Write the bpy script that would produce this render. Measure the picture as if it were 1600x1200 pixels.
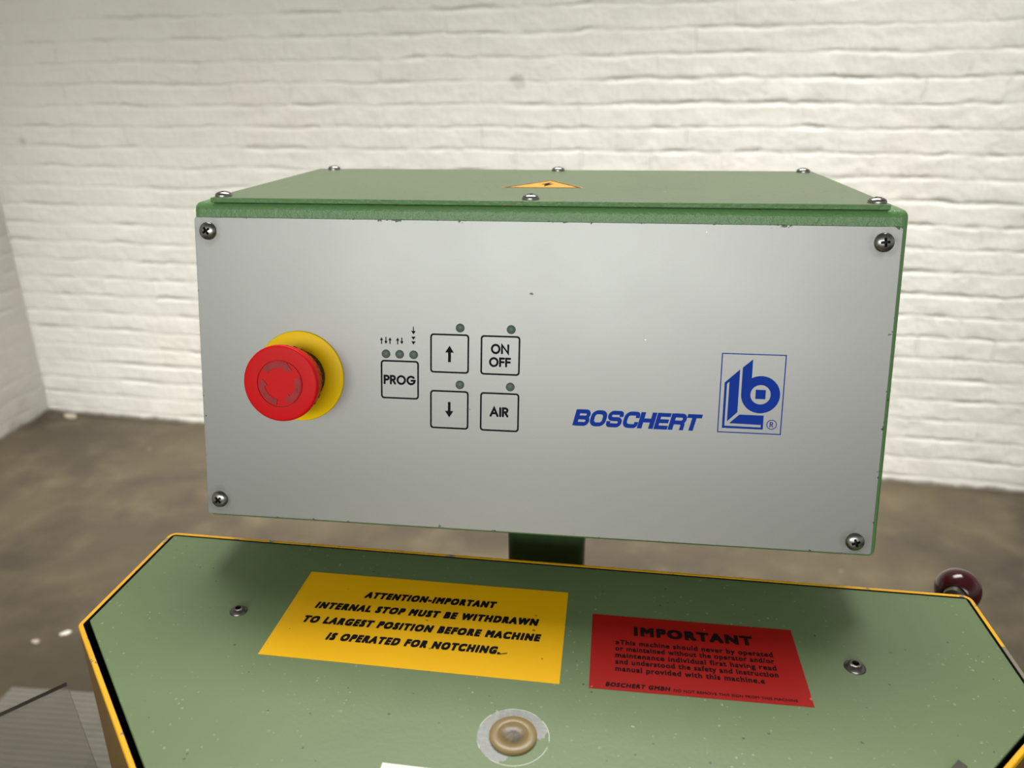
import bpy, bmesh, math, random
from mathutils import Vector, Matrix
random.seed(7)
PI = math.pi
S = bpy.context.scene
COL = S.collection
for o in list(bpy.data.objects):
    bpy.data.objects.remove(o)

# ------------------------------------------------------------------ camera
CAM = (0.27788, -0.44994, 0.27980); YAW, PITCH, ROLL, FPX = 0.13075, 0.36271, -0.00706, 1207.45
def camera():
    cy, sy, cp, sp = math.cos(YAW), math.sin(YAW), math.cos(PITCH), math.sin(PITCH)
    f = Vector((-sy*cp, cy*cp, -sp)); r = Vector((cy, sy, 0)); u = r.cross(f)
    cr, sr = math.cos(ROLL), math.sin(ROLL)
    r2 = r*cr + u*sr; u2 = u*cr - r*sr
    cd = bpy.data.cameras.new('camera'); co = bpy.data.objects.new('camera', cd); COL.objects.link(co)
    m = Matrix((r2, u2, -f)).transposed().to_4x4(); m.translation = CAM
    co.matrix_world = m
    cd.sensor_fit = 'HORIZONTAL'; cd.sensor_width = 36; cd.lens = FPX/1600*36
    cd.clip_start = 0.01; cd.clip_end = 100
    cd.dof.use_dof = True; cd.dof.focus_distance = 0.50; cd.dof.aperture_fstop = 7.0
    S.camera = co
camera()

# ------------------------------------------------------------------ light
S.view_settings.view_transform = 'Standard'; S.view_settings.look = 'None'
S.view_settings.gamma = 1; S.view_settings.use_curve_mapping = False
S.view_settings.exposure = 0.0
def world():
    w = bpy.data.worlds.new('hall_daylight'); S.world = w; w.use_nodes = True
    nt = w.node_tree; nt.nodes.clear()
    out = nt.nodes.new('ShaderNodeOutputWorld'); bg = nt.nodes.new('ShaderNodeBackground')
    tc = nt.nodes.new('ShaderNodeTexCoord'); sx = nt.nodes.new('ShaderNodeSeparateXYZ')
    rp = nt.nodes.new('ShaderNodeValToRGB')
    nt.links.new(tc.outputs['Generated'], sx.inputs[0]); nt.links.new(sx.outputs['Z'], rp.inputs[0])
    e = rp.color_ramp.elements
    e[0].position = 0.0; e[0].color = (0.27, 0.26, 0.24, 1)
    e[1].position = 0.22; e[1].color = (0.62, 0.62, 0.59, 1)
    k = rp.color_ramp.elements.new(0.6); k.color = (0.12, 0.12, 0.115, 1)
    bg.inputs['Strength'].default_value = 1.0
    nt.links.new(rp.outputs[0], bg.inputs[0]); nt.links.new(bg.outputs[0], out.inputs[0])
world()
def area(name, loc, target, sx, sy, power, col, spread=180):
    l = bpy.data.lights.new(name, 'AREA'); l.shape = 'RECTANGLE'; l.size = sx; l.size_y = sy
    l.energy = power; l.color = col; l.spread = math.radians(spread)
    o = bpy.data.objects.new(name, l); COL.objects.link(o); o.location = loc
    o.rotation_euler = (Vector(target)-Vector(loc)).to_track_quat('-Z', 'Y').to_euler()
    return o
# strip lights over the machine; added unseen fills brighten the brick wall and the panel front
area('ceiling_strip_light', (0.15, 1.20, 2.6), (0.17, 0.0, 0), 2.3, 0.8, 31, (1, 0.97, 0.91), 100)
area('added_wall_wash', (-0.65, 0.55, 3.4), (-0.75, 2.35, -2.3), 4.8, 0.4, 49, (1, 0.98, 0.94), 34)
area('added_front_fill', (-0.15, -5.0, 1.50), (0.1, 0, 0.3), 4.2, 1.4, 138, (0.98, 1.0, 0.96))

# ------------------------------------------------------------------ materials
def lin(c):
    return tuple(((v/255+0.055)/1.055)**2.4 if v/255 > 0.04045 else v/255/12.92 for v in c)+(1,)
class NT:
    def __init__(s, name):
        s.m = bpy.data.materials.new(name); s.m.use_nodes = True; s.t = s.m.node_tree
        s.b = s.t.nodes['Principled BSDF']; s.o = s.t.nodes['Material Output']; s.tc = s.t.nodes.new('ShaderNodeTexCoord')
    def n(s, kind, **kw):
        nd = s.t.nodes.new('ShaderNode'+kind)
        for k, v in kw.items():
            if k in nd.inputs: s.put(nd.inputs[k], v)
            else: setattr(nd, k, v)
        return nd
    def put(s, sock, v):
        if hasattr(v, 'is_output'): s.t.links.new(v, sock)
        else: sock.default_value = v
    def set(s, **kw):
        for k, v in kw.items(): s.put(s.b.inputs[k.replace('_', ' ')], v)
    def math(s, op, a, b=0.0, c=None, clamp=False):
        nd = s.t.nodes.new('ShaderNodeMath'); nd.operation = op; nd.use_clamp = clamp
        s.put(nd.inputs[0], a); s.put(nd.inputs[1], b)
        if c is not None: s.put(nd.inputs[2], c)
        return nd.outputs[0]
    def mix(s, f, a, b):
        nd = s.t.nodes.new('ShaderNodeMix'); nd.data_type = 'RGBA'
        s.put(nd.inputs[0], f); s.put(nd.inputs[6], a); s.put(nd.inputs[7], b); return nd.outputs[2]
    def noise(s, scale, detail=2.0, rough=0.5, vec=None, out='Fac', dist=0.0):
        nd = s.n('TexNoise', Scale=scale, Detail=detail, Roughness=rough, Distortion=dist)
        s.t.links.new(vec if vec is not None else s.tc.outputs['Object'], nd.inputs['Vector']); return nd.outputs[out]
    def ramp(s, f, lo, hi):
        nd = s.n('MapRange'); nd.clamp = True; nd.interpolation_type = 'SMOOTHSTEP'
        s.put(nd.inputs['Value'], f); s.put(nd.inputs['From Min'], lo); s.put(nd.inputs['From Max'], hi); return nd.outputs[0]
    def specks(s, scale, size, amount, vec=None, warp=0.25):
        """small irregular specks: mask 0..1"""
        v = vec if vec is not None else s.tc.outputs['Object']
        nz = s.noise(scale*2.2, 2, 0.6, v, 'Color')
        ad = s.n('VectorMath', operation='MULTIPLY_ADD'); s.put(ad.inputs[0], nz); ad.inputs[1].default_value = (warp/scale,)*3; s.put(ad.inputs[2], v)
        vo = s.n('TexVoronoi', Scale=scale); s.t.links.new(ad.outputs[0], vo.inputs['Vector'])
        sp = s.n('SeparateColor'); s.t.links.new(vo.outputs['Color'], sp.inputs[0])
        pick = s.math('LESS_THAN', sp.outputs[0], amount)
        sz = s.math('MULTIPLY_ADD', sp.outputs[1], size*0.9, size*0.25)
        m = s.math('LESS_THAN', vo.outputs['Distance'], sz)
        return s.math('MULTIPLY', pick, m)
    def bump(s, h, strength=0.2, dist=0.001):
        nd = s.n('Bump', Strength=strength, Distance=dist); s.put(nd.inputs['Height'], h); s.put(s.b.inputs['Normal'], nd.outputs[0]); return nd

def plain(name, rgb, rough=0.5, metal=0.0, var=0.06, vs=60, spec=0.5, bump=0.0, bs=900):
    t = NT(name); c = lin(rgb)
    d = tuple(v*(1-var*2) for v in c[:3])+(1,); l = tuple(min(1, v*(1+var)) for v in c[:3])+(1,)
    t.set(Base_Color=t.mix(t.noise(vs, 3), d, l), Roughness=rough, Metallic=metal)
    t.b.inputs['Specular IOR Level'].default_value = spec
    if bump: t.bump(t.noise(bs, 2), bump, 0.0004)
    return t.m

def green_paint(name, rgb, peel=0.25, rough=0.42, light=0.2, dark=0.25, worn=False):
    t = NT(name); c = lin(rgb)
    a = tuple(v*0.90 for v in c[:3])+(1,); b = tuple(v*1.07 for v in c[:3])+(1,)
    base = t.mix(t.noise(14, 4, 0.6), a, b)
    base = t.mix(t.math('MULTIPLY', t.math('MULTIPLY', t.specks(330, 0.24, light*1.3), t.ramp(t.noise(9, 3), 0.38, 0.62)), 0.55), base, lin((170, 184, 156)))
    base = t.mix(t.math('MULTIPLY', t.ramp(t.noise(6, 4, 0.65), 0.5, 0.78), 0.22), base, lin((112, 122, 92)))
    base = t.mix(t.math('MULTIPLY', t.specks(210, 0.17, dark*0.45), 0.75), base, lin((52, 58, 46)))
    base = t.mix(t.math('MULTIPLY', t.specks(48, 0.055, 0.30, None, 0.6), 0.7), base, lin((180, 190, 166)))
    if worn:   # paint worn through to bare metal around the plastic plug
        cx, cy = 0.0358, -0.1356
        p = t.n('VectorMath', operation='SUBTRACT'); t.put(p.inputs[0], t.tc.outputs['Object']); p.inputs[1].default_value = (cx, cy, 0)
        fl = t.n('VectorMath', operation='MULTIPLY'); t.put(fl.inputs[0], p.outputs[0]); fl.inputs[1].default_value = (1, 1, 0)
        ln = t.n('VectorMath', operation='LENGTH'); t.put(ln.inputs[0], fl.outputs[0])
        r = t.math('ADD', ln.outputs['Value'], t.math('MULTIPLY', t.math('SUBTRACT', t.noise(260, 3, 0.6), 0.5), 0.0022))
        inside = t.math('LESS_THAN', r, 0.0192)
        dt = t.n('VectorMath', operation='DOT_PRODUCT'); t.put(dt.inputs[0], fl.outputs[0]); dt.inputs[1].default_value = (0.70, -0.714, 0)
        keep = t.math('LESS_THAN', t.math('ADD', dt.outputs['Value'], t.math('MULTIPLY', t.math('SUBTRACT', t.noise(300, 3), 0.5), 0.006)), 0.0098)
        bare = t.math('MULTIPLY', inside, keep)
        metal = t.mix(t.noise(420, 4, 0.7), lin((120, 122, 120)), lin((176, 178, 176)))
        base = t.mix(bare, base, metal)
        ring = t.math('LESS_THAN', t.math('ABSOLUTE', t.math('SUBTRACT', ln.outputs['Value'], 0.0192)), 0.00020)
        base = t.mix(t.math('MULTIPLY', ring, t.ramp(t.noise(160, 2), 0.42, 0.54)), base, lin((198, 206, 190)))
    t.set(Base_Color=base, Roughness=rough)
    h = t.math('ADD', t.noise(320, 3, 0.55), t.math('MULTIPLY', t.noise(1300, 2), 0.3))
    t.bump(h, peel, 0.0006)
    return t.m

M = {}
M['box_green'] = green_paint('green_machine_paint', (96, 138, 84), 0.85, 0.34, 0.04, 0.1)
M['lid_green'] = green_paint('green_lid_paint', (110, 126, 94), 0.5, 0.42, 0.04, 0.9)
M['plate_green'] = green_paint('green_plate_paint', (107, 128, 86), 0.12, 0.40, 0.22, 0.3, True)
M['post_green'] = plain('green_post_paint', (70, 100, 62), 0.45)
M['screw'] = plain('zinc_screw', (150, 150, 146), 0.28, 1.0, 0.15, 300)
M['recess'] = plain('grimy_shaded_recess', (20, 20, 19), 0.7)  # dark colour paints shade as well as grime into the screw recesses
M['black_screw'] = plain('black_oxide_screw', (124, 120, 116), 0.30, 1.0, 0.15, 300)
M['red_plastic'] = plain('red_plastic', (222, 8, 16), 0.45, 0, 0.03, 40, 0.2, 0.05, 2000)
M['red_groove'] = plain('red_plastic_groove', (112, 22, 24), 0.5, 0, 0.1, 300)  # darker copy of the red plastic, groove and notch shade painted in
M['red_arrow'] = plain('shaded_red_arrow', (172, 16, 22), 0.5, 0, 0.3, 250)  # darker red puts the shadow of recessed arrows into the colour
M['yellow_plastic'] = plain('yellow_plastic', (255, 212, 0), 0.38, 0, 0.02, 50, 0.15)
M['collar'] = plain('black_collar_plastic', (34, 32, 28), 0.5)
M['ink'] = plain('black_print', (12, 12, 13), 0.6, spec=0.12)
M['blue'] = plain('blue_print', (16, 58, 164), 0.6, 0, 0.03, spec=0.12)
M['lamp'] = plain('unlit_lamp_lens', (92, 108, 100), 0.42, 0, 0.05, 400, 0.3)
M['maroon'] = plain('maroon_bakelite', (66, 18, 24), 0.16, 0, 0.1, 80)
M['steel'] = plain('brushed_steel', (128, 124, 112), 0.35, 1.0, 0.12, 200)
M['void'] = plain('gap_shade', (6, 6, 5), 0.9)  # near-black colour stands for the shade inside the rim gap
M['white_label'] = plain('white_label_film', (240, 238, 230), 0.4, 0, 0.02)
M['dark_label'] = plain('dark_brown_tab', (64, 56, 50), 0.5)
M['white_scrap'] = plain('white_paper', (226, 222, 210), 0.7)
M['grit'] = plain('pale_grit', (176, 166, 148), 0.9, 0, 0.15)

def panel_mat():
    t = NT('silver_front_panel')
    g = t.noise(1400, 2, 0.6); base = t.mix(g, (0.305, 0.308, 0.298, 1), (0.36, 0.363, 0.35, 1))
    base = t.mix(t.math('MULTIPLY', t.ramp(t.noise(7, 4, 0.6), 0.35, 0.75), 0.04), base, (0.40, 0.39, 0.37, 1))
    base = t.mix(t.math('MULTIPLY', t.specks(48, 0.045, 0.30), 0.85), base, lin((60, 62, 56)))
    base = t.mix(t.math('MULTIPLY', t.specks(30, 0.03, 0.25), 0.9), base, lin((235, 236, 230)))
    # grime rings round the four screws
    grime = None
    for cx, cy in SCR:
        p = t.n('VectorMath', operation='DISTANCE'); t.put(p.inputs[0], t.tc.outputs['Object']); p.inputs[1].default_value = (cx, cy, 0)
        q = t.math('SUBTRACT', 1.0, t.ramp(p.outputs['Value'], 0.0055, 0.0115))
        grime = q if grime is None else t.math('MAXIMUM', grime, q)
    grime = t.math('MULTIPLY', grime, t.ramp(t.noise(150, 3), 0.25, 0.7))
    base = t.mix(t.math('MULTIPLY', grime, 0.45), base, lin((96, 92, 82)))
    sx = t.n('SeparateXYZ'); t.put(sx.inputs[0], t.tc.outputs['Object'])
    dx = t.math('SUBTRACT', 0.225, t.math('ABSOLUTE', t.math('SUBTRACT', sx.outputs[0], 0.225))); dy = t.math('SUBTRACT', 0.10325, t.math('ABSOLUTE', t.math('SUBTRACT', sx.outputs[1], 0.10325)))
    rim = t.math('LESS_THAN', t.math('MINIMUM', dx, dy), t.math('MULTIPLY', t.ramp(t.noise(110, 4, 0.7), 0.56, 0.75), 0.0032))
    base = t.mix(rim, base, lin((74, 88, 62)))
    t.set(Base_Color=base, Metallic=0.80, Roughness=t.math('MULTIPLY_ADD', t.noise(20, 3), 0.04, 0.42))
    t.bump(t.noise(1800, 2), 0.10, 0.0003)
    return t.m
SCR = ((0.0095, 0.1974), (0.4396, 0.1970), (0.0094, 0.0112), (0.4393, 0.0084))
M['panel'] = panel_mat()

def chipped_yellow():
    t = NT('chipped_yellow_paint')
    base = t.mix(t.noise(40, 3), lin((240, 172, 6)), lin((255, 192, 8)))
    chips = t.ramp(t.noise(75, 4, 0.7), 0.60, 0.62)
    sx = t.n('SeparateXYZ'); t.put(sx.inputs[0], t.tc.outputs['Object'])
    yy = t.math('ADD', sx.outputs[1], t.math('MULTIPLY', t.noise(160, 3), 0.008))
    bare = t.math('MULTIPLY', t.math('GREATER_THAN', sx.outputs[0], 0.31), t.math('MULTIPLY', t.math('LESS_THAN', yy, -0.022), t.math('GREATER_THAN', yy, -0.066)))
    chips = t.math('MAXIMUM', chips, bare)
    base = t.mix(chips, base, lin((138, 130, 112)))
    t.set(Base_Color=base, Roughness=0.42)
    return t.m
M['yellow_paint'] = chipped_yellow()
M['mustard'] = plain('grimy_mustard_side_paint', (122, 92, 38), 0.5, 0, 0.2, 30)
M['edge'] = plain('dark_sheet_edge', (92, 85, 75), 0.4)

def sticker(name, rgb, dirt):
    t = NT(name); c = lin(rgb)
    base = t.mix(t.noise(25, 4, 0.6), tuple(v*0.92 for v in c[:3])+(1,), c)
    base = t.mix(t.math('MULTIPLY', t.specks(130, 0.13, 0.10), 0.7), base, lin(dirt))
    t.set(Base_Color=base, Roughness=0.38); t.b.inputs['Specular IOR Level'].default_value = 0.25; return t
M['yellow_sticker'] = sticker('yellow_sticker_film', (255, 194, 2), (120, 88, 20)).m
t = sticker('red_sticker_film', (168, 12, 6), (206, 130, 110))
M['red_sticker'] = t.m
M['orange_sticker'] = plain('orange_yellow_triangle_film', (246, 178, 50), 0.45)
M['red_ink'] = plain('dark_print_on_red', (26, 4, 4), 0.6, spec=0.12)

def plug_mat():
    t = NT('yellowed_plastic_plug')
    ln = t.n('VectorMath', operation='LENGTH'); t.put(ln.inputs[0], t.tc.outputs['Object'])
    dirt = t.math('MULTIPLY', t.math('SUBTRACT', 1.0, t.ramp(ln.outputs['Value'], 0.003, 0.0085)), t.ramp(t.noise(420, 4, 0.7), 0.2, 0.6))
    base = t.mix(dirt, lin((142, 122, 82)), lin((78, 72, 58)))
    t.set(Base_Color=base, Roughness=0.35); t.b.inputs['Subsurface Weight'].default_value = 0.15
    t.b.inputs['Subsurface Radius'].default_value = (0.004, 0.003, 0.002); return t.m
M['plug'] = plug_mat()

def brick_mat(name, hi, lo, amt, seed, dirt):
    t = NT(name)
    mp = t.n('Mapping'); t.put(mp.inputs['Vector'], t.tc.outputs['Object']); mp.inputs['Location'].default_value = (seed, seed*0.37, 0)
    v = mp.outputs[0]
    nz = t.noise(3.2, 3, 0.5, v, 'Color'); ad = t.n('VectorMath', operation='MULTIPLY_ADD')
    t.put(ad.inputs[0], nz); ad.inputs[1].default_value = (0.05, 0.028, 0); t.put(ad.inputs[2], v)
    nz2 = t.noise(14, 3, 0.6, v, 'Color'); ad2 = t.n('VectorMath', operation='MULTIPLY_ADD')
    t.put(ad2.inputs[0], nz2); ad2.inputs[1].default_value = (0.016, 0.018, 0); t.put(ad2.inputs[2], ad.outputs[0])
    bk = t.n('TexBrick'); t.t.links.new(ad2.outputs[0], bk.inputs['Vector'])
    bk.inputs['Scale'].default_value = 1.0; bk.inputs['Brick Width'].default_value = 0.235; bk.inputs['Row Height'].default_value = 0.075
    bk.inputs['Mortar Size'].default_value = 0.006; bk.inputs['Mortar Smooth'].default_value = 1.0; bk.inputs['Bias'].default_value = 0.0
    sp = t.n('SeparateXYZ'); t.put(sp.inputs[0], ad2.outputs[0])
    row = t.math('ABSOLUTE', t.math('SUBTRACT', t.math('FRACT', t.math('DIVIDE', sp.outputs[1], 0.075)), 0.5))      # 0.5 on a bed joint
    bed = t.ramp(row, 0.30, 0.5)
    fill = t.ramp(t.noise(4.6, 3, 0.65, v), 0.46, 0.70); fill2 = t.ramp(t.noise(5.0, 2, 0.6, v), 0.48, 0.68)        # joints clogged with paint in places
    h = t.math('MULTIPLY', bed, t.math('MULTIPLY_ADD', fill, -0.85, -0.08))
    h = t.math('ADD', h, t.math('MULTIPLY', bk.outputs['Fac'], t.math('MULTIPLY_ADD', fill2, -0.42, -0.03)))
    h = t.math('ADD', h, t.math('MULTIPLY', t.noise(9, 4, 0.6, v), 1.9))
    h = t.math('ADD', h, t.math('MULTIPLY', t.noise(45, 3, 0.6, v), 0.22))
    sc = t.n('SeparateColor'); t.put(sc.inputs[0], bk.outputs['Color'])
    h = t.math('ADD', h, t.math('MULTIPLY', t.math('MULTIPLY', sc.outputs[0], t.math('SUBTRACT', 1.0, bk.outputs['Fac'])), 0.26))
    h = t.math('ADD', h, t.math('MULTIPLY', t.specks(4.5, 0.10, 0.5, v), -0.8))
    base = t.mix(t.noise(1.6, 4, 0.6, v), lin(lo), lin(hi))
    base = t.mix(t.math('MULTIPLY', t.ramp(t.noise(1.1, 3, 0.5, v), 0.55, 0.8), 0.35), base, lin((222, 206, 192)))
    base = t.mix(t.math('MULTIPLY', t.specks(5.5, 0.11, 0.25, v), 0.35), base, lin((150, 142, 126)))
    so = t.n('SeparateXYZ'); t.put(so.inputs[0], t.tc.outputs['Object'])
    foot_shade = t.math('SUBTRACT', 1.0, t.ramp(t.math('ADD', so.outputs[1], t.math('MULTIPLY', t.math('SUBTRACT', t.noise(12, 4, 0.7), 0.5), 0.05)), 0.004, 0.022))
    base = t.mix(t.math('MULTIPLY', foot_shade, 0.8), base, lin((86, 74, 58)))  # dark strip paints the shadow gap at the floor into the wall
    dust = t.math('MULTIPLY', t.math('SUBTRACT', 1.0, t.ramp(so.outputs[1], 0.0, 0.22)), t.ramp(t.noise(7, 4, 0.65), 0.45, 0.7))
    base = t.mix(t.math('MULTIPLY', dust, dirt), base, lin((132, 120, 104)))
    t.set(Base_Color=base, Roughness=0.62)
    t.bump(h, amt, 0.012)
    return t.m
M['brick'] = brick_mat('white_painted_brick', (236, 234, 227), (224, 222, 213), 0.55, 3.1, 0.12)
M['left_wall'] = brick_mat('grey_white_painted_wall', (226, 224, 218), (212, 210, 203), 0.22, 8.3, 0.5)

def floor_mat():
    t = NT('worn_concrete_floor')
    a = t.noise(1.4, 6, 0.62, None, 'Fac', 0.6); b = t.noise(6, 5, 0.6)
    base = t.mix(t.ramp(a, 0.3, 0.72), lin((54, 46, 35)), lin((84, 73, 54)))
    base = t.mix(t.math('MULTIPLY', t.ramp(b, 0.45, 0.75), 0.6), base, lin((99, 88, 66)))
    base = t.mix(t.math('MULTIPLY', t.ramp(t.noise(2.6, 4, 0.6, None, 'Fac', 1.0), 0.55, 0.75), 0.5), base, lin((43, 36, 28)))
    base = t.mix(t.math('MULTIPLY', t.specks(9, 0.08, 0.15), 0.4), base, lin((150, 140, 118)))
    t.set(Base_Color=base, Roughness=0.6); t.bump(b, 0.2, 0.004); return t.m
M['floor'] = floor_mat()
def mat_mat():
    t = NT('ribbed_grey_rubber')
    base = t.mix(t.noise(12, 4), lin((112, 108, 100)), lin((134, 130, 120)))
    t.set(Base_Color=base, Roughness=0.45); return t.m
M['rubber'] = mat_mat()
def guard_mat():
    t = NT('clear_smoky_polycarbonate')
    t.set(Base_Color=(0.80, 0.79, 0.75, 1), Roughness=t.math('MULTIPLY_ADD', t.noise(30, 3), 0.02, 0.02), IOR=1.40)
    t.b.inputs['Transmission Weight'].default_value = 1.0; return t.m
M['guard'] = guard_mat()

# ------------------------------------------------------------------ mesh helpers
def bm_obj(name, bm, mat, parent=None, smooth=False, bevel=0, segs=3, mw=None, angle=40):
    me = bpy.data.meshes.new(name); bmesh.ops.recalc_face_normals(bm, faces=bm.faces[:]); bm.to_mesh(me); bm.free()
    for m in (mat if isinstance(mat, (list, tuple)) else [mat]): me.materials.append(m)
    o = bpy.data.objects.new(name, me); COL.objects.link(o)
    if smooth:
        me.shade_smooth()
        me.set_sharp_from_angle(angle=math.radians(angle))
    if parent is not None: o.parent = parent
    if mw is not None: o.matrix_basis = mw
    if bevel:
        b = o.modifiers.new('bevel', 'BEVEL'); b.width = bevel; b.segments = segs; b.limit_method = 'ANGLE'; b.angle_limit = math.radians(35); b.harden_normals = False
        me.shade_smooth(); me.set_sharp_from_angle(angle=math.radians(60))
    return o
def prism(bm, pts, z0, z1):
    a = [bm.verts.new((x, y, z0)) for x, y in pts]; b = [bm.verts.new((x, y, z1)) for x, y in pts]
    n = len(pts); bm.faces.new(a[::-1]); bm.faces.new(b)
    for i in range(n): bm.faces.new((a[i], a[(i+1) % n], b[(i+1) % n], b[i]))
def flat(bm, pts, z): return bm.faces.new([bm.verts.new((x, y, z)) for x, y in pts])
def lathe(bm, prof, n=64, c=(0, 0, 0), close=True):
    rings = []
    for r, z in prof:
        if r < 1e-7: rings.append([bm.verts.new((c[0], c[1], c[2]+z))])
        else: rings.append([bm.verts.new((c[0]+r*math.cos(2*PI*i/n), c[1]+r*math.sin(2*PI*i/n), c[2]+z)) for i in range(n)])
    for p, q in zip(rings, rings[1:]):
        for i in range(n):
            j = (i+1) % n
            if len(p) == 1 and len(q) == 1: continue
            if len(p) == 1: bm.faces.new((p[0], q[i], q[j]))
            elif len(q) == 1: bm.faces.new((p[i], p[j], q[0]))
            else: bm.faces.new((p[i], p[j], q[j], q[i]))
def box(bm, x0, x1, y0, y1, z0, z1): prism(bm, [(x0, y0), (x1, y0), (x1, y1), (x0, y1)], z0, z1)
def rrect(x0, y0, x1, y1, r, n=6):
    out = []
    for cx, cy, a in ((x1-r, y1-r, 0), (x0+r, y1-r, 90), (x0+r, y0+r, 180), (x1-r, y0+r, 270)):
        for i in range(n+1):
            t = math.radians(a+90*i/n); out.append((cx+r*math.cos(t), cy+r*math.sin(t)))
    return out
def ring_flat(bm, outer, inner, z):
    n = len(outer); a = [bm.verts.new((x, y, z)) for x, y in outer]; b = [bm.verts.new((x, y, z)) for x, y in inner]
    for i in range(n): bm.faces.new((a[i], a[(i+1) % n], b[(i+1) % n], b[i]))
def circ(cx, cy, r, n=64): return [(cx+r*math.cos(2*PI*i/n), cy+r*math.sin(2*PI*i/n)) for i in range(n)]
def fillet(pts, r, closed=False, n=6):
    if r <= 0: return list(pts)
    out = []; L = len(pts)
    for i, p in enumerate(pts):
        if not closed and i in (0, L-1): out.append(p); continue
        a, b = Vector(pts[i-1]), Vector(pts[(i+1) % L]); p = Vector(p)
        u, v = (a-p), (b-p); lu, lv = u.length, v.length; u /= lu; v /= lv
        ang = u.angle(v)
        if ang > PI-0.05: out.append(tuple(p)); continue
        d = min(r/math.tan(ang/2), lu*0.49, lv*0.49); rr = d*math.tan(ang/2)
        c = p+(u+v).normalized()*(rr/math.sin(ang/2)); s, e = p+u*d-c, p+v*d-c
        a0 = math.atan2(s.y, s.x); da = math.atan2(e.y, e.x)-a0
        while da > PI: da -= 2*PI
        while da < -PI: da += 2*PI
        out += [(c.x+rr*math.cos(a0+da*k/n), c.y+rr*math.sin(a0+da*k/n)) for k in range(n+1)]
    return out
def stroke(bm, pts, w, z, f=None, r=0.0, closed=False, caps=False):
    """flat stroke of width w along pts, f maps the local 2-D letter space to the surface"""
    f = f or (lambda x, y: (x, y))
    P = fillet(pts, r, closed); L = len(P); lo, hi = [], []
    for i in range(L):
        p = Vector(P[i])
        a = Vector(P[i-1]) if (i > 0 or closed) else None; b = Vector(P[(i+1) % L]) if (i < L-1 or closed) else None
        d1 = (p-a).normalized() if a is not None else (b-p).normalized(); d2 = (b-p).normalized() if b is not None else d1
        n1 = Vector((-d1.y, d1.x)); n2 = Vector((-d2.y, d2.x)); m = n1+n2
        m = m.normalized() if m.length > 1e-6 else n1
        k = 1/max(0.45, m.dot(n1)); q = m*(w/2*k)
        lo.append(p-q); hi.append(p+q)
    A = [bm.verts.new((*f(q.x, q.y), z)) for q in lo]; B = [bm.verts.new((*f(q.x, q.y), z)) for q in hi]
    for i in range(L if closed else L-1):
        j = (i+1) % L; bm.faces.new((A[i], A[j], B[j], B[i]))
    if caps and not closed:
        for q in (P[0], P[-1]): bm.faces.new([bm.verts.new((*f(*c), z+6e-6)) for c in circ(q[0], q[1], w/2, 16)])
def text_into(bm, body, x0, y0, width, cap, z, bold=0.0, shear=0.0, slope=0.0):
    """lettering as flat faces; bold thickens every stem by repeating the outline with small shifts"""
    c = bpy.data.curves.new('lettering', 'FONT'); c.body = body; c.shear = shear; c.resolution_u = 3; c.fill_mode = 'FRONT'
    o = bpy.data.objects.new('lettering', c); COL.objects.link(o)
    c.space_character = 1.0+bold*1.2
    dg = bpy.context.evaluated_depsgraph_get(); dg.update(); me = bpy.data.meshes.new_from_object(o.evaluated_get(dg))
    xs = [v.co.x for v in me.vertices]; mn, mx = min(xs), max(xs); sx = width/(mx-mn+bold*0.6); sy = cap/(0.73+bold*0.5)
    shifts = [(0, 0)] if bold == 0 else [(dx*bold*0.3, dy*bold*0.25) for dx in (-1, -0.5, 0, 0.5, 1) for dy in (-1, 0, 1)]
    for q, (dx, dy) in enumerate(shifts):
        vs = [bm.verts.new((x0+(v.co.x-mn+dx+bold*0.3)*sx, y0+(v.co.y+dy+bold*0.25)*sy+slope*(v.co.x-mn)*sx, z+q*4e-6)) for v in me.vertices]
        for p in me.polygons:
            try: bm.faces.new([vs[i] for i in p.vertices])
            except ValueError: pass
    bpy.data.objects.remove(o); bpy.data.curves.remove(c); bpy.data.meshes.remove(me)
def cyl_between(bm, a, b, r0, r1=None, n=24):
    a, b = Vector(a), Vector(b); r1 = r0 if r1 is None else r1
    q = (b-a).to_track_quat('Z', 'Y').to_matrix(); A = []; B = []
    for i in range(n):
        d = q @ Vector((math.cos(2*PI*i/n), math.sin(2*PI*i/n), 0)); A.append(bm.verts.new(a+d*r0)); B.append(bm.verts.new(b+d*r1))
    for i in range(n): bm.faces.new((A[i], A[(i+1) % n], B[(i+1) % n], B[i]))
    bm.faces.new(A[::-1]); bm.faces.new(B)
def tag(o, label=None, cat=None, group=None, kind=None):
    for k, v in (('label', label), ('category', cat), ('group', group), ('kind', kind)):
        if v: o[k] = v
    return o
def empty(name, loc, label, cat, rot=(0, 0, 0)):
    o = bpy.data.objects.new(name, None); COL.objects.link(o); o.location = loc; o.rotation_euler = rot; o.empty_display_size = 0.05
    return tag(o, label, cat)
def part(o, label): o['label'] = label; return o

# ------------------------------------------------------------------ setting
FZ = -1.07
P0 = Vector((-2.226, 2.495, FZ)); P1 = Vector((1.763, 2.191, FZ)); PL = Vector((-2.216, 2.172, FZ))
wd = (P1-P0).normalized(); wn = Vector((wd.y, -wd.x, 0)); up = Vector((0, 0, 1))
def wall(name, origin, d, n, u0, u1, h, mat):
    bm = bmesh.new(); box(bm, u0, u1, 0, h, -0.2, 0)
    m = Matrix((d, up, n)).transposed().to_4x4(); m.translation = origin
    o = bm_obj(name, bm, mat, mw=m); o['kind'] = 'structure'; return o
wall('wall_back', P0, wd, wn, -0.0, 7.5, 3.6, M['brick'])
ld = (PL-P0).normalized(); ln_ = Vector((-ld.y, ld.x, 0))
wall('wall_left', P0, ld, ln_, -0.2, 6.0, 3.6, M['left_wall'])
bm = bmesh.new(); box(bm, -6, 7, -6, 4, -0.15, 0)
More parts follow.
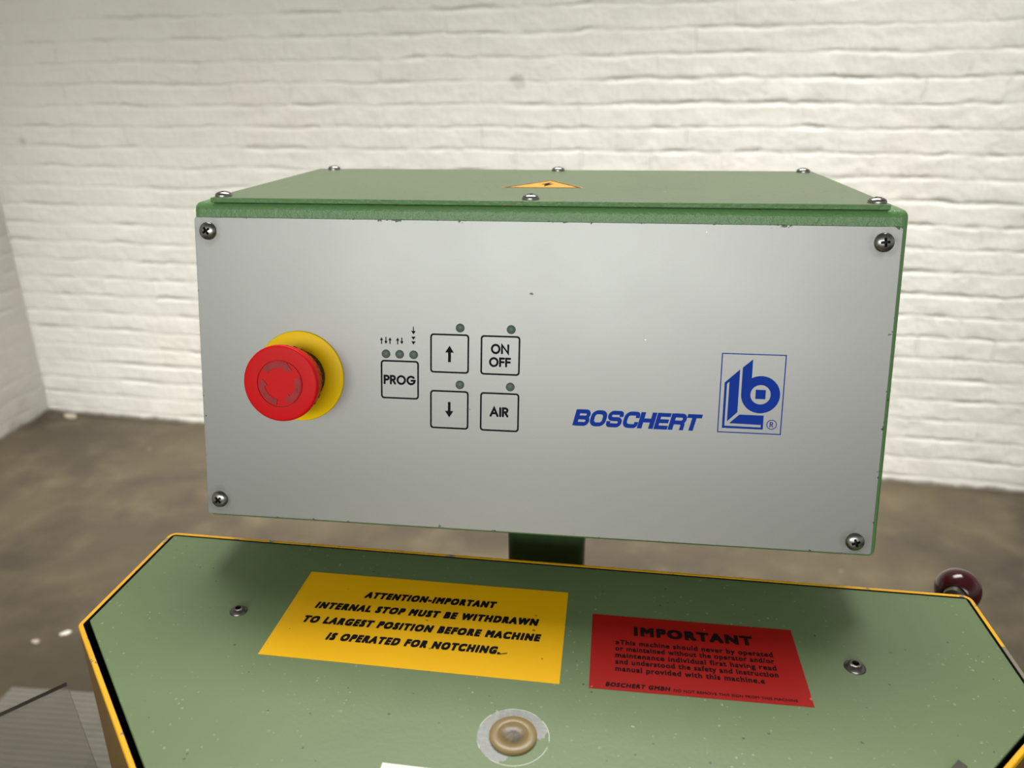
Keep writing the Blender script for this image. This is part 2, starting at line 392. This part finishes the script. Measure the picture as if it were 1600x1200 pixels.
fl = bm_obj('floor', bm, M['floor']); fl.location = (0, 0, FZ); fl['kind'] = 'structure'

# ribbed mat on the floor
bm = bmesh.new(); prof = [(0, 0)]
N = 24; pitch = 0.0165
for i in range(N):
    y = -i*pitch; prof += [(y-0.0015, 0.0065), (y-0.010, 0.0065), (y-0.0115, 0.0035), (y-0.0155, 0.0035)]
prof += [(-N*pitch, 0)]
a = [bm.verts.new((0, y, z)) for y, z in prof]; b = [bm.verts.new((0.75, y, z)) for y, z in prof]
for i in range(len(prof)-1): bm.faces.new((a[i], a[i+1], b[i+1], b[i]))
bm.faces.new(a); bm.faces.new(b[::-1]); bm.faces.new((a[0], b[0], b[-1], a[-1]))
mt = bm_obj('ribbed_mat', bm, M['rubber']); mt.location = (-1.124, 0.874, FZ); mt.rotation_euler.z = 0.03
tag(mt, 'grey ribbed rubber mat on the floor left of the green machine', 'mat')

def scrap(name, x, y, sx, sy, h, rot, mat, label, cat):
    bm = bmesh.new(); pts = []
    for k in range(9):
        t = 2*PI*k/9; q = random.uniform(0.75, 1.1); pts.append((sx*q*math.cos(t), sy*q*math.sin(t)))
    prism(bm, pts, 0, h)
    o = bm_obj(name, bm, mat, bevel=h*0.3, segs=1); o.location = (x, y, FZ); o.rotation_euler.z = rot
    return tag(o, label, cat)
scrap('paper_scrap', -1.131, 1.078, 0.017, 0.010, 0.004, 0.7, M['white_scrap'], 'small white paper scrap on the concrete floor left of the green machine', 'scrap')
scrap('grit_lump', -1.185, 1.035, 0.013, 0.009, 0.007, 0.2, M['grit'], 'pale lump of grit on the floor just below the white paper scrap', 'rubble')
scrap('rubble_chip', -2.085, 2.435, 0.042, 0.020, 0.016, -0.3, M['grit'], 'pale broken chip lying on the floor in the corner of the two walls', 'rubble')

# ------------------------------------------------------------------ control box
TILT = 0.19902; ca, sa = math.cos(TILT), math.sin(TILT)
root = empty('control_box', (0.2325, 0.135, FZ), 'green control box with silver front panel and red stop button on a green post', 'control box')
RL = Vector(root.location)
PM = Matrix(((1, 0, 0), (0, sa, ca), (0, -ca, sa))).transposed().to_4x4(); PM.translation = -RL       # panel frame
TM = Matrix.Translation(-RL)                                                                          # world axes
W, H = 0.45, 0.2065
ZT = 0.2116                                                                                           # top of the body under the lid
# body: bent sheet housing behind the panel
bm = bmesh.new()
def yz(v, off): return (v*sa + off*ca, v*ca - off*sa)    # point on the sloping face, off = distance behind it
f0 = yz(-0.0031, 0.0017); k = (ZT+0.0017*sa)/ca; f1 = (k*sa+0.0017*ca, ZT)
pr = [f0, f1, (0.256, ZT), (0.256, f0[1])]
a = [bm.verts.new((-0.0014, y, z)) for y, z in pr]; b = [bm.verts.new((0.4538, y, z)) for y, z in pr]
bm.faces.new(a); bm.faces.new(b[::-1])
for i in range(4): bm.faces.new((a[i], a[(i+1) % 4], b[(i+1) % 4], b[i]))
body = bm_obj('housing', bm, M['box_green'], root, bevel=0.0045, segs=5, mw=TM)
# lid plate
bm = bmesh.new(); box(bm, 0.0119, 0.4418, 0.0432, 0.2477, ZT, 0.2148)
for f_ in bm.faces: f_.material_index = 0 if f_.calc_center_median().z > 0.2147 else 1
lid = bm_obj('lid', bm, [M['lid_green'], M['box_green']], root, bevel=0.0004, segs=2, mw=TM)
# front panel
bm = bmesh.new(); prism(bm, rrect(0, 0, W, H, 0.0015, 3), -0.0015, 0)
panel = bm_obj('front_panel', bm, M['panel'], root, bevel=0.0003, segs=2, mw=PM)
part(panel, 'silver front panel')
# post
bm = bmesh.new(); prism(bm, rrect(0.2008, 0.10, 0.2641, 0.16, 0.006, 4), FZ+0.008, f0[1]+0.001)
bm_obj('post', bm, M['post_green'], root, smooth=True, mw=TM)
bm = bmesh.new(); box(bm, 0.16, 0.305, 0.06, 0.20, FZ, FZ+0.008)
bm_obj('base_plate', bm, M['post_green'], root, bevel=0.001, segs=1, mw=TM)

# --- screws with a real cross recess
def make_screw_mesh(r, h):
    bm = bmesh.new(); pr = [(0, -0.002), (r*0.55, -0.002), (r*0.55, 0), (r, 0), (r*1.0, h*0.28)]
    for i in range(1, 10):
        t = i/9*PI/2; pr.append((r*math.cos(t)*0.99, h*0.28+h*0.72*math.sin(t)))
    pr[-1] = (0, h); lathe(bm, pr, 40)
    o = bm_obj('screw', bm, M['screw'], smooth=True)
    cb = bmesh.new(); w, l = r*0.17, r*0.60
    pts = [(w, w), (w, l), (-w, l), (-w, w), (-l, w), (-l, -w), (-w, -w), (-w, -l), (w, -l), (w, -w), (l, -w), (l, w)]
    top = [cb.verts.new((x, y, h*1.5)) for x, y in pts]; bot = [cb.verts.new((x*0.55, y*0.55, h*0.22)) for x, y in pts]
    cb.faces.new(top); cb.faces.new(bot[::-1])
    for i in range(12): cb.faces.new((top[i], bot[i], bot[(i+1) % 12], top[(i+1) % 12]))
    c = bm_obj('cutter', cb, M['recess'])
    m = o.modifiers.new('b', 'BOOLEAN'); m.operation = 'DIFFERENCE'; m.object = c; m.solver = 'EXACT'; m.material_mode = 'TRANSFER'
    dg = bpy.context.evaluated_depsgraph_get(); dg.update(); me = bpy.data.meshes.new_from_object(o.evaluated_get(dg)); me.name = 'screw'
    bpy.data.objects.remove(o); bpy.data.objects.remove(c)
    me.shade_smooth(); me.set_sharp_from_angle(angle=math.radians(35))
    return me
SM = make_screw_mesh(0.0058, 0.0034); SM2 = make_screw_mesh(0.0055, 0.0036)
for (x, y), rz in zip(SCR, (0.6, 0.1, 0.75, 0.35)):
    o = bpy.data.objects.new('screw', SM); COL.objects.link(o); o.parent = root
    o.matrix_basis = PM @ Matrix.Translation((x, y, 0)) @ Matrix.Rotation(rz, 4, 'Z'); part(o, 'zinc cross-head screw on panel')
for (x, y), rz in zip(((0.0182, 0.0500), (0.0285, 0.238), (0.2289, 0.238), (0.4325, 0.238), (0.4358, 0.0510), (0.2249, 0.0510)), (0.2, 0.9, 0.4, 0.1, 0.7, 0.3)):
    o = bpy.data.objects.new('screw', SM2); COL.objects.link(o); o.parent = root
    o.matrix_basis = TM @ Matrix.Translation((x, y, 0.2148)) @ Matrix.Rotation(rz, 4, 'Z'); part(o, 'zinc cross-head screw on lid')

# --- electric hazard triangle on the lid
bm = bmesh.new(); zz = 0.2149
tri = [(0.1965, 0.1120), (0.2565, 0.1140), (0.2295, 0.1640)]
flat(bm, tri, zz)
hz = bm_obj('hazard_triangle', bm, M['orange_sticker'], root, mw=TM); part(hz, 'orange-yellow triangular electric shock sticker')
bm = bmesh.new(); g = Vector((sum(p[0] for p in tri)/3, sum(p[1] for p in tri)/3))
inn = lambda s: [tuple(g+(Vector(p)-g)*s) for p in tri]
ring_flat(bm, inn(0.93), inn(0.83), zz+0.0001)
for pts in ([(0.2310, 0.1500), (0.2235, 0.1330), (0.2285, 0.1335)], [(0.2265, 0.1370), (0.2335, 0.1385), (0.2270, 0.1220)], [(0.2235, 0.1330), (0.2335, 0.1385), (0.2265, 0.1365)]): flat(bm, pts, zz+0.0001)
bm_obj('bolt_symbol', bm, M['ink'], hz)

# --- emergency stop button (panel frame, moved to its centre)
EC = (0.0712, 0.1017)
EM = PM @ Matrix.Translation((EC[0], EC[1], 0))
bm = bmesh.new(); R_ = 0.0247; hf = 0.0330
pr = [(0.0, 0.0105), (0.0135, 0.0105), (0.0150, 0.0118), (0.0196, 0.0130), (0.0214, 0.0160), (0.0226, 0.0195), (0.0235, 0.0235), (0.0241, 0.0270), (0.0245, 0.0288), (R_, 0.0296), (R_, 0.0315)]
for i in range(1, 7):
    t = i/6*PI/2; pr.append((R_-0.0016+0.0016*math.cos(t), 0.0315+0.0016*math.sin(t)))
pr += [(0.0160, hf+0.0003), (0.0152, hf+0.0003), (0.01515, hf-0.0006), (0.01475, hf-0.0006), (0.0147, hf+0.0003), (0.0, hf+0.0004)]
lathe(bm, pr, 96)
head = bm_obj('mushroom_button', bm, M['red_plastic'], root, smooth=True, mw=EM, angle=30); part(head, 'red mushroom emergency stop button with three arrows')
bm = bmesh.new()
lathe(bm, [(0, 0), (0.0306, 0), (0.0308, 0.0006), (0.0304, 0.0014), (0.0290, 0.0018), (0.0, 0.0018)], 96)
part(bm_obj('yellow_disc', bm, M['yellow_plastic'], head, smooth=True), 'yellow backing disc')
bm = bmesh.new(); lathe(bm, [(0.0, 0.0015), (0.0180, 0.0015), (0.0180, 0.0060), (0.0166, 0.0072), (0.0152, 0.0140), (0.0, 0.0140)], 64)
part(bm_obj('collar', bm, M['collar'], head, smooth=True), 'black collar behind button')
# grip ribs on the flank
bm = bmesh.new()
for k_ in range(28):
    t = 2*PI*k_/28; d = Vector((math.cos(t), math.sin(t), 0)); s = Vector((-d.y, d.x, 0))
    for (ra, za, rb, zb) in ((0.02145, 0.0160, 0.0230, 0.0212),):
        v = [d*ra+s*0.0005+Vector((0, 0, za)), d*ra-s*0.0005+Vector((0, 0, za)), d*rb-s*0.0005+Vector((0, 0, zb)), d*rb+s*0.0005+Vector((0, 0, zb))]
        o2 = d*0.00045+Vector((0, 0, -0.0002))
        A = [bm.verts.new(q) for q in v]; B = [bm.verts.new(q+o2) for q in v]
        bm.faces.new(B)
        for i in range(4): bm.faces.new((A[i], A[(i+1) % 4], B[(i+1) % 4], B[i]))
part(bm_obj('grip_rib', bm, M['red_groove'], head), 'row of dark grip ribs round the flank')
bm = bmesh.new(); ring_flat(bm, circ(0, 0, 0.01518, 96), circ(0, 0, 0.01472, 96), hf-0.00045)
bm_obj('groove_ring', bm, M['red_groove'], head)
for a0 in (140, 20, 260):        # three curved arrows turning clockwise
    bm = bmesh.new(); n = 16; ri, ro = 0.0103, 0.0141; span = 70
    pts_o = [(ro*math.cos(math.radians(a0-span*i/n)), ro*math.sin(math.radians(a0-span*i/n))) for i in range(n+1)]
    pts_i = [(ri*math.cos(math.radians(a0-span*i/n)), ri*math.sin(math.radians(a0-span*i/n))) for i in range(n+1)]
    for i in range(n): prism(bm, [pts_o[i], pts_i[i], pts_i[i+1], pts_o[i+1]], hf+0.0002, hf+0.0008)
    e = math.radians(a0-span); tip = math.radians(a0-span-24)
    prism(bm, [(0.0147*math.cos(e), 0.0147*math.sin(e)), (0.0082*math.cos(e), 0.0082*math.sin(e)), (0.0120*math.cos(tip), 0.0120*math.sin(tip))], hf+0.0002, hf+0.0008)
    bmesh.ops.remove_doubles(bm, verts=bm.verts[:], dist=1e-6)
    bm_obj('turn_arrow', bm, M['red_arrow'], head)

# --- lettering helpers for the panel
PZ = 0.00012
def futura(bm, word, cx, cy, width, cap, sw=0.235):
    G = {'P': (0.60, [[(0.08, 0.08), (0.08, 0.92), (0.34, 0.92)]+[(0.34+0.21*math.cos(math.radians(t)), 0.71+0.21*math.sin(math.radians(t))) for t in range(75, -91, -15)]+[(0.08, 0.50)]]),
         'O': (1.02, 'O'), 'N': (0.86, [[(0.08, 0.08), (0.08, 0.92), (0.78, 0.08), (0.78, 0.92)]]),
         'F': (0.56, [[(0.08, 0.08), (0.08, 0.92), (0.52, 0.92)], [(0.08, 0.52), (0.48, 0.52)]]),
         'A': (0.90, [[(0.08, 0.08), (0.45, 0.92), (0.82, 0.08)], [(0.22, 0.36), (0.68, 0.36)]]),
         'I': (0.16, [[(0.08, 0.08), (0.08, 0.92)]])}
    G['R'] = (0.64, G['P'][1]+[[(0.30, 0.50), (0.56, 0.08)]])
    G['G'] = (1.0, [[(0.50+0.42*math.cos(math.radians(t)), 0.5+0.42*math.sin(math.radians(t))) for t in range(45, 346, 12)]+[(0.92, 0.47), (0.56, 0.47)]])
    gap = 0.13; tot = sum(G[c][0] for c in word)+gap*(len(word)-1); sx = width/tot; x = cx-width/2
    for ch in word:
        w, st = G[ch]; f = lambda u, v, x=x: (x+u*sx, cy-cap/2+v*cap)
        if st == 'O': stroke(bm, [(0.51+0.43*math.cos(2*PI*i/40), 0.5+0.43*math.sin(2*PI*i/40)) for i in range(40)], sw, PZ, f, closed=True)
        else:
            for q, p in enumerate(st): stroke(bm, p, sw, PZ+q*1.2e-5, f, caps=True)
        x += (w+gap)*sx
def arrow(bm, cx, y0, y1, hw, hl, sw, z=PZ):
    """arrow from y0 to its tip y1"""
    s = 1 if y1 > y0 else -1; yb = y1-s*hl
    flat(bm, [(cx-sw/2, y0), (cx+sw/2, y0), (cx+sw/2, yb), (cx-sw/2, yb)], z); flat(bm, [(cx-hw/2, yb), (cx+hw/2, yb), (cx, y1)], z)
def key(cx, cy, draw, label):
    bm = bmesh.new(); h = 0.01305
    o_, i_ = rrect(cx-h, cy-h, cx+h, cy+h, 0.0022), rrect(cx-h+0.00112, cy-h+0.00112, cx+h-0.00112, cy+h-0.00112, 0.0013)
    ring_flat(bm, o_, i_, PZ)
    k_ = bm_obj('membrane_key', bm, M['ink'], root, mw=PM); part(k_, label)
    bm = bmesh.new(); draw(bm); bm_obj('key_legend', bm, M['ink'], k_)
key(0.1405, 0.10175, lambda b: futura(b, 'PROG', 0.14037, 0.10157, 0.0216, 0.0060), 'square PROG key')
key(0.17426, 0.12052, lambda b: arrow(b, 0.1742, 0.1148, 0.1258, 0.0058, 0.0046, 0.0019), 'square key with up arrow')
key(0.17425, 0.08279, lambda b: arrow(b, 0.1742, 0.0881, 0.0776, 0.0057, 0.0044, 0.0018), 'square key with down arrow')
def onoff(b): futura(b, 'ON', 0.20777, 0.12462, 0.0117, 0.0062); futura(b, 'OFF', 0.20778, 0.11595, 0.0139, 0.0060)
key(0.20797, 0.12043, onoff, 'square ON OFF key')
key(0.20806, 0.08267, lambda b: futura(b, 'AIR', 0.20778, 0.08269, 0.0122, 0.0063), 'square AIR key')
# indicator lamps
bm = bmesh.new(); pr = [(0, -0.0002), (0.0029, -0.0002), (0.0029, 0.0003)]+[(0.0029*math.cos(i/8*PI/2), 0.0003+0.0013*math.sin(i/8*PI/2)) for i in range(1, 9)]
pr[-1] = (0, 0.0016); lathe(bm, pr, 32); lo = bm_obj('indicator_lamp', bm, M['lamp'], root, smooth=True); lm = lo.data
LED = ((0.13116, 0.1189), (0.14048, 0.11892), (0.14998, 0.11891), (0.18119, 0.13763), (0.21488, 0.13762), (0.18128, 0.09993), (0.21492, 0.09983))
for i, (x, y) in enumerate(LED):
    o = lo if i == 0 else lo.copy()
    if i: COL.objects.link(o)
    o.parent = root; o.matrix_basis = PM @ Matrix.Translation((x, y, 0)); part(o, 'round dark grey-green indicator lamp')
# programme symbols above the three lamps
sy = lambda bm: bm_obj('arrow_symbol', bm, M['ink'], panel)
ar = lambda b, cx, y0, y1: arrow(b, cx, y0, y1, 0.0023, 0.0020, 0.0007)
bm = bmesh.new(); ar(bm, 0.12815, 0.1254, 0.1299); ar(bm, 0.13115, 0.1302, 0.1255); ar(bm, 0.13392, 0.1255, 0.1300); sy(bm)
bm = bmesh.new(); ar(bm, 0.13915, 0.1255, 0.1300); ar(bm, 0.14198, 0.1301, 0.1256); sy(bm)
bm = bmesh.new(); arrow(bm, 0.14988, 0.1376, 0.13245, 0.0032, 0.0023, 0.0006)
for y0, y1 in ((0.1310, 0.1288), (0.1279, 0.1256)): flat(bm, [(0.14835, y0), (0.15140, y0), (0.14988, y1)], PZ)
sy(bm)
# maker's name in blue slanted square lettering
bm = bmesh.new(); SH, CAPH, Y0 = 0.248, 0.01085, 0.07605; w_ = 0.25
LET = {'B': ([[(0.14, 0), (0.14, 1)], [(0.14, 0.885), (0.86, 0.885), (0.86, 0.51), (0.14, 0.51)], [(0.14, 0.51), (0.89, 0.51), (0.89, 0.115), (0.14, 0.115)]], 0.2),
       'O': ('O', 0.3), 'S': ([[(0.86, 0.64), (0.86, 0.885), (0.14, 0.885), (0.14, 0.5), (0.86, 0.5), (0.86, 0.115), (0.14, 0.115), (0.14, 0.36)]], 0.2),
       'C': ([[(0.86, 0.62), (0.86, 0.885), (0.14, 0.885), (0.14, 0.115), (0.86, 0.115), (0.86, 0.38)]], 0.28),
       'H': ([[(0.14, 0), (0.14, 1)], [(0.86, 0), (0.86, 1)], [(0.14, 0.5), (0.86, 0.5)]], 0),
       'E': ([[(0.16, 0), (0.16, 1)], [(0.16, 0.885), (1.0, 0.885)], [(0.16, 0.5), (0.95, 0.5)], [(0.16, 0.115), (1.0, 0.115)]], 0),
       'R': ([[(0.14, 0), (0.14, 1)], [(0.14, 0.885), (0.87, 0.885), (0.87, 0.46), (0.14, 0.46)], [(0.5, 0.46), (0.84, 0.46), (0.84, 0)]], 0.2),
       'T': ([[(0, 0.885), (1, 0.885)], [(0.5, 0), (0.5, 0.885)]], 0)}
for ch, x0, lw in zip('BOSCHERT', (0.2564, 0.2666, 0.2775, 0.2880, 0.2982, 0.3086, 0.3178, 0.3277), (0.0099, 0.0107, 0.0101, 0.0101, 0.0100, 0.0087, 0.0100, 0.0092)):
    st, r = LET[ch]; hv = 0.235 if ch in 'ET' else w_
    zq = PZ
    f = lambda u, v, x0=x0, lw=lw: (x0+u*lw+SH*v*CAPH, Y0+v*CAPH)
    if st == 'O': stroke(bm, [(0.14, 0.125), (0.86, 0.125), (0.86, 0.875), (0.14, 0.875)], w_, PZ, f, 0.27, True)
    else:
        for i, p in enumerate(st):
            vert = abs(p[0][0]-p[1][0]) < 0.01 and len(p) == 2
            zq += 1.2e-5; stroke(bm, p, (0.30 if vert else hv), zq, f, r)
part(bm_obj('lettering', bm, M['blue'], panel), 'blue slanted capital lettering')
# emblem
bm = bmesh.new()
ring_flat(bm, [(0.3490, 0.0759), (0.3885, 0.0759), (0.3885, 0.1271), (0.3490, 0.1271)], [(0.34965, 0.07655), (0.38785, 0.07655), (0.38785, 0.12645), (0.34965, 0.12645)], PZ)
flat(bm, [(0.3518, 0.1083), (0.36082, 0.1170), (0.36082, 0.0895), (0.3547, 0.0832), (0.3547, 0.1088), (0.3533, 0.1075), (0.3533, 0.0804), (0.3758, 0.0802), (0.3758, 0.0818), (0.3561, 0.0821), (0.3622, 0.0880), (0.3772, 0.0880), (0.3772, 0.0789), (0.3518, 0.0789)], PZ)
cx, cy = 0.37428, 0.10128
ring_flat(bm, circ(cx, cy, 0.01195, 96), circ(cx, cy, 0.0062, 96), PZ)
flat(bm, [(cx-0.01195, cy), (cx-0.0062, cy), (0.3683, cy+0.0085), (0.3683, 0.1236), (cx-0.01195, 0.1182)], PZ+0.00001)
flat(bm, [(0.3712, 0.0985), (0.3774, 0.0985), (0.3774, 0.1044), (0.3712, 0.1044)], PZ)
ring_flat(bm, circ(0.38243, 0.0823, 0.0032, 40), circ(0.38243, 0.0823, 0.00272, 40), PZ)
ff = lambda u, v: (0.3812+u*0.0035, 0.0806+v*0.0034)
for p in ([(0.08, 0), (0.08, 1)], [(0.08, 0.93), (0.5, 0.93), (0.5, 0.5), (0.08, 0.5)], [(0.3, 0.5), (0.6, 0)]): stroke(bm, p, 0.17, PZ, ff, 0.1)
part(bm_obj('emblem', bm, M['blue'], panel), 'blue framed emblem')

# ------------------------------------------------------------------ machine under the box
mroot = empty('notching_machine', (0.2, 0, -0.04008), 'green-topped machine with yellow rim and warning stickers below the control box', 'machine', (0, 0.013737, 0))
PLATE = [(-0.2460, 0.0243), (0.3255, 0.0243), (0.3255, -0.0787), (0.1415, -0.2627), (-0.0660, -0.2627), (-0.2460, -0.0779)]
RIM_O = [(-0.2499, 0.0274), (0.3290, 0.0274), (0.3290, -0.0830), (0.1430, -0.2690), (-0.0675, -0.2690), (-0.2499, -0.0838)]
RIM_I = [(-0.2470, 0.0245), (0.3262, 0.0245), (0.3262, -0.0817), (0.1418, -0.2661), (-0.0663, -0.2661), (-0.2470, -0.0826)]
bm = bmesh.new()
fo = fillet(RIM_O, 0.006, True, 5); fi = fillet(RIM_I, 0.0032, True, 5); n = len(fo); ZB = -0.42
A = [bm.verts.new((x, y, 0.0008)) for x, y in fo]; B = [bm.verts.new((x, y, 0.0008)) for x, y in fi]
C_ = [bm.verts.new((x, y, ZB)) for x, y in fo]; D_ = [bm.verts.new((x, y, -0.06)) for x, y in fi]
E_ = [bm.verts.new((x, y, -0.0030-0.0010*random.random())) for x, y in fo]
for i in range(n):
    j = (i+1) % n
    bm.faces.new((A[i], A[j], B[j], B[i])); bm.faces.new((A[i], E_[i], E_[j], A[j]))
    bm.faces.new((E_[i], C_[i], C_[j], E_[j])).material_index = 1; bm.faces.new((B[i], B[j], D_[j], D_[i])).material_index = 2
bm.faces.new(D_).material_index = 2; bm.faces.new(C_).material_index = 1
part(bm_obj('housing', bm, [M['yellow_paint'], M['mustard'], M['void']], mroot, bevel=0.0006, segs=2), 'yellow painted sheet housing, chipped along its rim')
bm = bmesh.new(); prism(bm, PLATE, -0.004, 0)
tp = bm_obj('top_plate', bm, M['plate_green'], mroot, bevel=0.0006, segs=2); part(tp, 'green top plate with worn paint')
bm = bmesh.new(); g = Vector((0.04, -0.12))
prism(bm, [tuple(g+(Vector(p)-g)*0.975) for p in PLATE], -0.055, -0.004)
bm_obj('inner_frame', bm, M['void'], mroot)
bm = bmesh.new(); prism(bm, [(-0.20, 0.02), (0.28, 0.02), (0.28, -0.07), (0.11, -0.235), (-0.03, -0.235), (-0.20, -0.07)], FZ+0.04+0.007, ZB)
bm_obj('pedestal', bm, M['box_green'], mroot, bevel=0.004, segs=2)
# button-head screws
bm = bmesh.new(); rr = 0.0056
pr = [(0, -0.001), (rr, -0.001), (rr, 0.0004)]+[(rr-(rr-0.0026)*i/6*1.0, 0.0004+0.0026*math.sin(i/6*PI/2)) for i in range(1, 7)]+[(0.0019, 0.0030), (0.0018, 0.0006), (0, 0.0006)]
lathe(bm, pr, 40)
for f_ in bm.faces:
    c_ = f_.calc_center_median()
    if math.hypot(c_.x, c_.y) < 0.00187 and c_.z > 0: f_.material_index = 1
s0 = bm_obj('screw', bm, [M['black_screw'], M['recess']], mroot, smooth=True)
for i, (x, y, ry, rx) in enumerate(((-0.1557, -0.0558, 0.12, 0.0), (0.2312, -0.0560, -0.10, 0.10))):
    o = s0 if i == 0 else s0.copy()
    if i: COL.objects.link(o); o.parent = mroot
    o.location = (x, y, -0.0001); o.rotation_euler = (0, 0, i*0.5); part(o, 'dark button-head socket screw')
    if i: o.scale = (1.12, 1.12, 1.12)
# plastic plug
bm = bmesh.new(); lathe(bm, [(0, -0.003), (0.0122, -0.003), (0.0126, 0.0), (0.0127, 0.0014), (0.0120, 0.0020), (0.0086, 0.0022), (0.0078, 0.0019), (0.0068, 0.0011), (0.003, 0.0007), (0, 0.0009)], 64)
pg = bm_obj('plastic_plug', bm, M['plug'], mroot, smooth=True); pg.location = (0.0358, -0.1356, 0); part(pg, 'yellowed round plastic plug in a ring of bare metal')
# yellow sticker
SZ = 0.00025
bm = bmesh.new(); prism(bm, [(-0.1246, -0.0070), (0.0573, -0.0064), (0.0574, -0.0938), (-0.1254, -0.0933)], 0, SZ)
ys = bm_obj('warning_sticker', bm, M['yellow_sticker'], mroot); part(ys, 'yellow sticker with black slanted capitals')
bm = bmesh.new()
for tx, x0, y0, w, s_ in (('ATTENTION-IMPORTANT', -0.0788, -0.0314, 0.0897, 0.0018), ('INTERNAL STOP MUST BE WITHDRAWN', -0.1078, -0.0462, 0.1482, 0.0012),
                      ('TO LARGEST POSITION BEFORE MACHINE', -0.1104, -0.0610, 0.1536, 0.0010), ('IS OPERATED FOR NOTCHING.', -0.0899, -0.0754, 0.1096, 0.0012)):
    text_into(bm, tx, x0, y0, w, 0.0073, SZ+0.0001, 0.27, 0.22, 0.012)
flat(bm, [(0.0196, -0.0741), (0.0240, -0.0728), (0.0240, -0.0719), (0.0215, -0.0728), (0.0195, -0.0733)], SZ+0.0001)
bm_obj('lettering', bm, M['ink'], ys)
# red sticker
bm = bmesh.new(); prism(bm, [(0.0745, -0.0272), (0.2000, -0.0264), (0.1998, -0.0927), (0.0744, -0.0945)], 0, SZ)
rs = bm_obj('warning_sticker', bm, M['red_sticker'], mroot); part(rs, 'red sticker with black small print')
bm = bmesh.new(); z_ = SZ+0.0001
text_into(bm, 'IMPORTANT', 0.1009, -0.0454, 0.0733, 0.0091, z_, 0.21, 0, 0.006)
for tx, y0, w in (('\u00bbThis machine should never by operated', -0.0551, 0.0950), ('or maintained without the operator and/or', -0.0608, 0.0949),
                  ('maintenance individual first having read', -0.0668, 0.0951), ('and understood the safety and instruction', -0.0726, 0.0952), ('manual provided with this machine.\u00ab', -0.0787, 0.0864)):
    text_into(bm, tx, 0.0893, y0, w, 0.0047, z_, 0.12, 0, 0.011)
text_into(bm, 'BOSCHERT GMBH', 0.0838, -0.0920, 0.0371, 0.0036, z_, 0.16, 0.2, 0.02)
text_into(bm, 'DO NOT REMOVE THIS SIGN FROM THIS MACHINE', 0.1226, -0.0913, 0.0690, 0.0022, z_, 0.05, 0, 0.016)
bm_obj('lettering', bm, M['red_ink'], rs)
# white label whose top corner shows at the front, dark tab at the right front
bm = bmesh.new(); prism(bm, [(-0.0279, -0.1617), (0.0330, -0.1622), (0.0330, -0.2000), (-0.0279, -0.2000)], 0, SZ)
part(bm_obj('label_strip', bm, M['white_label'], mroot), 'white label')
bm = bmesh.new(); prism(bm, [(0.2643, -0.1210), (0.2673, -0.1250), (0.2550, -0.1400), (0.2500, -0.1360)], 0, 0.0012)
part(bm_obj('tab', bm, M['dark_label'], mroot), 'dark brown tab')
# lever with maroon ball knob behind the right corner
MI = mroot.rotation_euler.to_matrix().inverted()
loc = lambda p: MI @ (Vector(p)-Vector(mroot.location))
kc = Vector((0.5635, 0.1123, -0.0969)); ke = Vector((0.512, 0.0265, -0.084)); dd = (ke-kc).normalized()
bm = bmesh.new(); cyl_between(bm, loc(kc+dd*0.014), loc(ke), 0.0045)
cyl_between(bm, loc(kc+dd*0.0128), loc(kc+dd*0.020), 0.0085, 0.0075)
lv = bm_obj('lever', bm, M['steel'], mroot, smooth=True); part(lv, 'steel lever behind the right corner')
bm = bmesh.new(); pr = []
R0 = 0.0170
for i in range(0, 25):
    t = PI*i/24*0.80; pr.append((R0*math.sin(t), R0*math.cos(t)))
pr[0] = (0, R0); pr += [(0.0088, -R0*0.83), (0.0080, -R0*0.74), (0, -R0*0.74)]
lathe(bm, pr, 48)
q = (MI @ (-dd)).to_track_quat('Z', 'Y').to_matrix().to_4x4(); q.translation = loc(kc)
bm_obj('ball_knob', bm, M['maroon'], lv, smooth=True, mw=q)
lv.children[0]['label'] = 'glossy maroon ball knob'
# clear guard sheet fixed along the left chamfer
gc = Vector((-0.132, -0.017, -0.150)); e1 = Vector((-0.62, -0.785, 0)); e2 = Vector((0.72, -0.694, 0))
gp = [gc, gc+e1*0.22, gc+e1*0.22+e2*0.30, gc+e2*0.30]
bm = bmesh.new(); lo_, hi_ = [], []
for p in gp: hi_.append(bm.verts.new(loc(p))); lo_.append(bm.verts.new(loc(p-Vector((0, 0, 0.0065)))))
bm.faces.new(hi_); bm.faces.new(lo_[::-1])
for i in range(4): bm.faces.new((hi_[i], lo_[i], lo_[(i+1) % 4], hi_[(i+1) % 4])).material_index = 1
gd = bm_obj('guard_sheet', bm, [M['guard'], M['edge']], mroot); part(gd, 'clear smoky plastic guard sheet')
bm = bmesh.new(); m_ = gc+e2*0.24
for s_ in (0.20, 0.26):
    p = gc+e2*s_; nrm = Vector((0.694, 0.72, 0)).normalized()
    cyl_between(bm, loc(p-nrm*0.012+Vector((0, 0, -0.0100))), loc(p+nrm*0.03+Vector((0, 0, -0.0100))), 0.0034)
bm_obj('guard_bracket', bm, M['steel'], gd, smooth=True)
